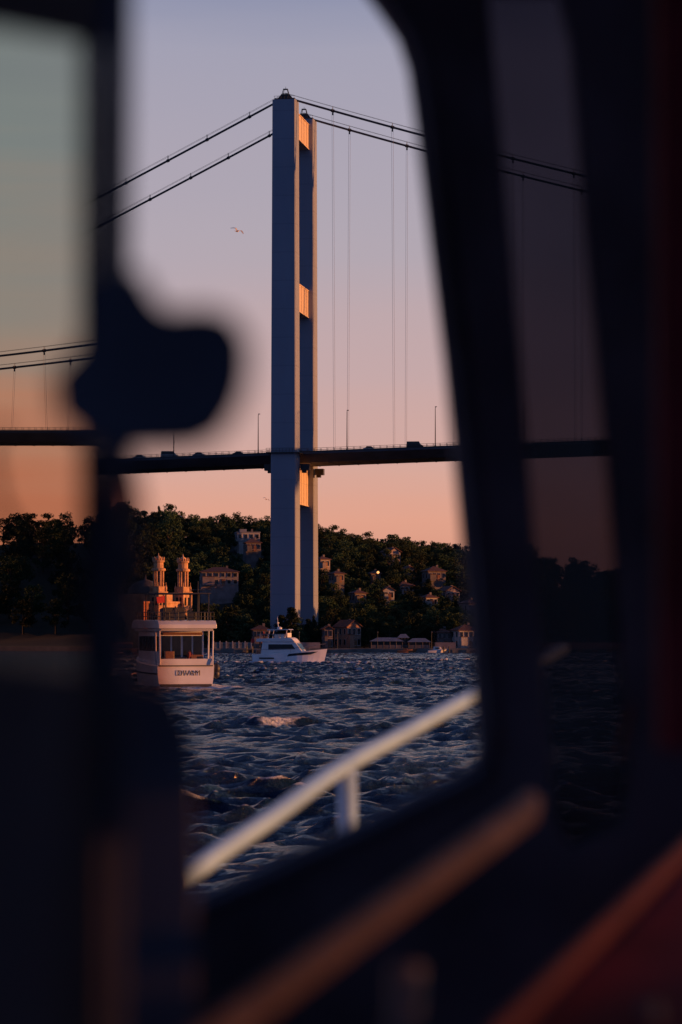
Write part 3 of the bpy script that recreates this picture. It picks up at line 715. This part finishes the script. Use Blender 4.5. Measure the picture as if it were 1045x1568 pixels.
# ------------------------------------------------------------------ gulls
M_gull=mat('gull_feathers',(.7,.62,.56),.8,.1,3); M_gullw=mat('gull_wing_grey',(.5,.46,.45),.8,.1,3)
def gull(loc,rz,sc=1):
    e=empty('seagull',loc,rot=(R(25),R(-8),rz)); e.scale=(sc,)*3
    mb=MB(); mb.tube([(-.34,0,.02),(-.24,0,.015),(-.1,0,0),(.06,0,0),(.16,0,.03),(.22,0,.05),(.27,0,.05),(.33,0,.03)],[.02,.045,.075,.08,.055,.05,.035,.008],10)
    mb.add([(-.3,-.02,.02),(-.46,-.09,.02),(-.48,0,.02),(-.46,.09,.02),(-.3,.02,.02)],[(0,1,2,3,4)])
    mb.obj('body',M_gull,e,smooth=True)
    mb=MB()
    for sg in (-1,1):
        P=[((.1,.05,.03),(-.1,.05,.02)),((.16,.28,.20),(-.06,.28,.18)),((.08,.5,.16),(-.08,.46,.13)),((-.08,.72,.04),(-.12,.68,.03))]
        vs=[]
        for a,b_ in P: vs+=[(a[0],sg*a[1],a[2]),(b_[0],sg*b_[1],b_[2]),(b_[0],sg*b_[1],b_[2]-.015),(a[0],sg*a[1],a[2]-.025)]
        fs=[(i*4+j,i*4+(j+1)%4,i*4+4+(j+1)%4,i*4+4+j) for i in range(3) for j in range(4)]+[(12,13,14,15)]
        mb.add(vs,fs)
    mb.obj('wings',M_gullw,e)
gull((-9.15,250,42.4),R(60),1.0); gull((-10.5,400,25.4),R(60),.8); gull((-22.5,400,23),R(130),.8)

# ------------------------------------------------------------------ the boat we stand in
M_frame=mat('window_frame_rubber',(.27,.285,.36),.8,.3,6,spec=.2)
M_frame2=mat('cabin_wall_paint',(.19,.22,.30),.8,.4,3,spec=.2)
M_trimbr=mat('weathered_teak',(.34,.27,.27),.75,.3,10,stretch=(1,6,1))
M_redtrim=mat('red_vinyl',(.44,.06,.09),.85,.3,6,spec=.2)
M_redor=mat('red_brown_piping',(.48,.17,.12),.75,.2,6)
M_grey=mat('grey_bracket',(.45,.42,.45),.5,.2,6)
M_rail=mat('white_rail_paint',(.86,.86,.92),.22,.04,5)
def tinted(name,tr,gloss,rough=.02,gcol=(1,1,1)):
    m=bpy.data.materials.new(name); m.use_nodes=True; nt=m.node_tree; N=nt.nodes; L=nt.links; N.clear()
    o=N.new('ShaderNodeOutputMaterial'); t=N.new('ShaderNodeBsdfTransparent'); g=N.new('ShaderNodeBsdfGlossy'); x=N.new('ShaderNodeMixShader')
    tc=N.new('ShaderNodeTexCoord'); nz=N.new('ShaderNodeTexNoise'); nz.inputs['Scale'].default_value=9; L.new(tc.outputs['Object'],nz.inputs['Vector'])
    mx=N.new('ShaderNodeMix'); mx.data_type='RGBA'; mx.inputs[6].default_value=(*[c*.9 for c in tr],1); mx.inputs[7].default_value=(*[min(1,c*1.1) for c in tr],1); L.new(nz.outputs['Fac'],mx.inputs['Factor']); L.new(mx.outputs[2],t.inputs['Color'])
    g.inputs['Roughness'].default_value=rough; g.inputs['Color'].default_value=(*gcol,1); x.inputs[0].default_value=gloss
    L.new(t.outputs[0],x.inputs[1]); L.new(g.outputs[0],x.inputs[2]); L.new(x.outputs[0],o.inputs[0]); return m
M_tint=tinted('dark_tinted_glass',(.195,.18,.215),.04,.25)
M_smoke=tinted('smoked_perspex',(.66,.48,.44),.03,.2)
M_mirror=tinted('reflective_side_glass',(.05,.05,.05),.93,.0,(.62,.56,.52))
M_sunfilter=tinted('blue_sun_filter',(.62,.80,1.0),.03,.05)
M_sunslit=tinted('sun_slit_tint',(.32,.29,.32),.03,.05)

def plate(name,outer,holes,y,thick,bevel,matl,parent):
    cu=bpy.data.curves.new(name,'CURVE'); cu.dimensions='2D'; cu.fill_mode='BOTH'; cu.extrude=thick/2; cu.bevel_depth=bevel; cu.bevel_resolution=3
    for poly in [outer]+holes:
        sp=cu.splines.new('POLY'); sp.points.add(len(poly)-1); sp.use_cyclic_u=True
        for i,(a,b_) in enumerate(poly): sp.points[i].co=(a/100,b_/100,0,1)
    cu.materials.append(matl)
    o=bpy.data.objects.new(name,cu); COL.objects.link(o); o.rotation_euler=(R(90),0,0); o.location=(0,y,7.5)
    o.parent=parent
    bpy.context.view_layer.update()
    dg=bpy.context.evaluated_depsgraph_get(); me=bpy.data.meshes.new_from_object(o.evaluated_get(dg))
    n=bpy.data.objects.new(name,me); COL.objects.link(n); n.rotation_euler=o.rotation_euler; n.location=o.location; n.parent=parent
    bpy.data.objects.remove(o); return n
cabin=empty('boat_cabin')
openA=[(-60,76),(-3,74),(1.4,70),(4.65,65.6),(6.6,62.7),(7.7,59.3),(8.45,53.7),(9.8,42),(11.5,27.6),(12.6,16.5),(13.75,4.1),(14.6,-8.3),(15,-12.6),(14.5,-14.5),(13.1,-15.6),(2.6,-20.8),(-13.3,-28.1),(-23.6,-33.1),(-60,-45)]
openB=[(14.9,68),(23.6,68),(25,62),(26.5,42),(28.4,20.7),(30,0),(31,-15),(30,-21),(24,-24),(21.4,-20),(21.2,-13.1),(20.3,0),(19.1,17.9),(17.4,40),(15.4,62)]
openC=[(44,84),(94,84),(98,80),(98,-20),(94,-24),(44,-24),(40,-20),(40,80)]
plate('front_wall',[(-100,110),(120,110),(120,-110),(-100,-110)],[openA,openB,openC],3.0,.03,.006,M_frame,cabin)
plate('tinted_pane',openB,[],3.03,.002,0,M_tint,cabin)
mb=MB(); g=[(p[0]/100+.012,2.965,7.5+p[1]/100-.004) for p in openA[1:-1]]; mb.tube(g,.009,8); mb.obj('rubber_gasket',M_frame2,cabin,smooth=True)
mb=MB()
mb.box(1.17,1.0,8.02,.06,3.9,1.18); mb.box(1.17,1.0,6.77,.06,3.9,.76); mb.box(1.17,.2,7.29,.06,2.3,.28); mb.box(1.17,2.85,7.29,.06,.2,.28)
mb.box(-1.0,1.0,7.5,.06,3.9,2.2)
mb.box(.08,1.0,8.64,2.4,4.1,.08); mb.box(.08,.3,6.36,2.4,5.5,.08)
mb.obj('cabin_shell',M_frame2,cabin)
mb=MB(); mb.box(1.17,2.05,7.29,.004,1.4,.28); mb.obj('added_sun_slit',M_sunslit,cabin)  # unseen slit added in the side wall to let dimmed sun onto sill
K=.815
mb=MB()
mb.hexa([(-.1295,1.50,6.6),(-.1190,1.50,6.6),(-.1190,1.54,6.6),(-.1295,1.54,6.6),(-.1265,1.50,8.2),(-.1120,1.50,8.2),(-.1120,1.54,8.2),(-.1265,1.54,8.2)])
mb.obj('window_post',M_frame2,cabin,bevel=.003)
dx,dy=-.1478,-.989; P0=(-.1275,1.50)
def pl(t,z,o=0): return (P0[0]+dx*t*K+o*(-.989), P0[1]+dy*t*K+o*.1478, 7.5+z*K)
mb=MB(); T=.95
mb.add([pl(0,-.036),pl(T,.02),pl(T,.222),pl(0,.380)],[(0,1,2,3)]); mb.obj('side_pane',M_mirror,cabin)
mb=MB()
mb.hexa([pl(-.01,.380,-.004),pl(T,.222,-.004),pl(T,.222,.03),pl(-.01,.380,.03),pl(-.01,.75,-.004),pl(T,.75,-.004),pl(T,.75,.03),pl(-.01,.75,.03)])
mb.hexa([pl(-.01,-1.0,-.004),pl(T,-1.0,-.004),pl(T,-1.0,.03),pl(-.01,-1.0,.03),pl(-.01,-.036,-.004),pl(T,.02,-.004),pl(T,.02,.03),pl(-.01,-.036,.03)])
mb.obj('side_wall',M_frame2,cabin,bevel=.003)
plate('lower_cabin_panel',[(-16.2,-3.5),(-11.5,-5.0),(-10.5,-7.4),(-10.05,-12.6),(-10.05,-60),(-60,-60),(-60,-3.5)],[],1.92,.01,.003,M_frame2,cabin)
plate('smoked_deflector',[(-17.5,9.6),(-14.0,9.6),(-13.1,4.8),(-12.2,0),(-11.5,-4.9),(-17.5,-3.4)],[],1.925,.003,0,M_smoke,cabin)
Q=.8865
plate('window_latch',[(a*Q,b_*Q) for a,b_ in [(-12.4,17.3),(-10.1,17.3),(-9.4,16.0),(-8.7,15.4),(-6.6,15.5),(-5.5,15.1),(-4.9,14.1),(-4.9,12.4),(-5.4,10.9),(-6.2,9.7),(-7.4,9.1),(-10.7,9.0),(-12.3,9.4),(-13.8,10.6),(-14.0,12.3),(-12.6,13.9)]],[],1.25,.012,.003,M_frame2,cabin)
mb=MB(); mb.tube([(-.111,1.41,7.603),(-.105,1.41,7.585),(-.1015,1.43,7.561),(-.106,1.46,7.538),(-.117,1.5,7.519)],.0026,6); mb.obj('latch_cord',M_frame2,cabin)
mb=MB(); mb.tube([(-.20,1.05,7.24),(-.0706,1.6,7.272),(.0475,2.1,7.301),(.1657,2.6,7.33),(.178,2.7,7.334)],[.010,.011,.013,.015,.012],10); mb.obj('sill_rail',M_trimbr,cabin,smooth=True)
mb=MB(); mb.hexa([(.06,1.75,6.9),(.50,1.75,6.9),(.50,2.6,6.95),(.30,2.7,6.95),(.085,1.78,7.235),(.50,1.75,7.225),(.50,2.6,7.265),(.32,2.65,7.285)]); mb.obj('seat_cushion',M_redtrim,cabin,bevel=.02)
mb=MB(); mb.tube([(.06,1.62,7.232),(.098,1.8,7.244),(.21,2.2,7.275),(.325,2.62,7.305),(.44,3.0-.05,7.33)],[.006,.007,.008,.008,.008],8); mb.obj('seat_piping',M_redor,cabin,smooth=True)
mb=MB(); mb.box(.262,2.1,7.72,.055,.05,.62); mb.obj('door_jamb',M_redtrim,cabin,bevel=.005)
mb=MB(); mb.tube([(.03,1.9,7.05),(.045,1.95,7.27)],.012,8); mb.tube([(.203,1.9,7.0),(.206,1.9,7.25)],.007,8); mb.obj('brackets',M_grey,cabin,smooth=True)
mb=MB(); mb.tube([(.284,2.93,7.365),(.298,2.93,7.42)],.0022,6); mb.obj('trim_wire',M_redor,cabin)
rail=empty('boat_handrail')
mb=MB(); pts=[(-.42,4.6,6.955),(-.2555,5,7.074),(-.13,5.4,7.140),(.0,5.95,7.205),(.16,6.45,7.268),(.342,7,7.340),(.6,7.7,7.44)]
sm_=[]
for i in range(len(pts)-1):
    for k in range(4):
        t=k/4; p0=Vector(pts[max(i-1,0)]);p1=Vector(pts[i]);p2=Vector(pts[i+1]);p3=Vector(pts[min(i+2,len(pts)-1)])
        sm_.append(.5*((2*p1)+(p2-p0)*t+(2*p0-5*p1+4*p2-p3)*t*t+(3*p1-p0-3*p2+p3)*t**3))
sm_.append(Vector(pts[-1])); mb.tube(sm_,.0185,16); mb.obj('top_rail',M_rail,rail,smooth=True)
mb=MB(); mb.tube([(.012,5.97,7.20),(.016,5.98,6.85)],.021,14); mb.tube([(.5,7.4,7.40),(.51,7.4,6.95)],.02,14); mb.tube([(-.4,4.65,6.97),(-.4,4.65,6.7)],.02,14); mb.obj('stanchions',M_rail,rail,smooth=True)
mb=MB(); mb.hexa([(-.9,4.2,4.5),(.9,8.0,4.5),(1.0,7.95,4.5),(-.8,4.15,4.5),(-.9,4.2,6.72),(.9,8.0,6.95),(1.0,7.95,6.95),(-.8,4.15,6.72)]); mb.obj('bulwark',M_frame2,rail)
filt=empty('unseen_sun_filter'); mb=MB(); mb.box(1.10,6.45,7.25,.01,3.3,1.3); mb.obj('glass',M_sunfilter,filt)  # unseen screen added to filter and tint the sun falling on the rail
mb=MB(); mb.box(1.10,6.45,5.9,.05,3.36,1.4); mb.box(1.10,6.45,7.93,.05,3.36,.05); mb.box(1.10,4.77,7.25,.05,.05,1.3); mb.box(1.10,8.13,7.25,.05,.05,1.3); mb.obj('frame',M_white,filt,bevel=.01)
print('objects',len(bpy.data.objects))
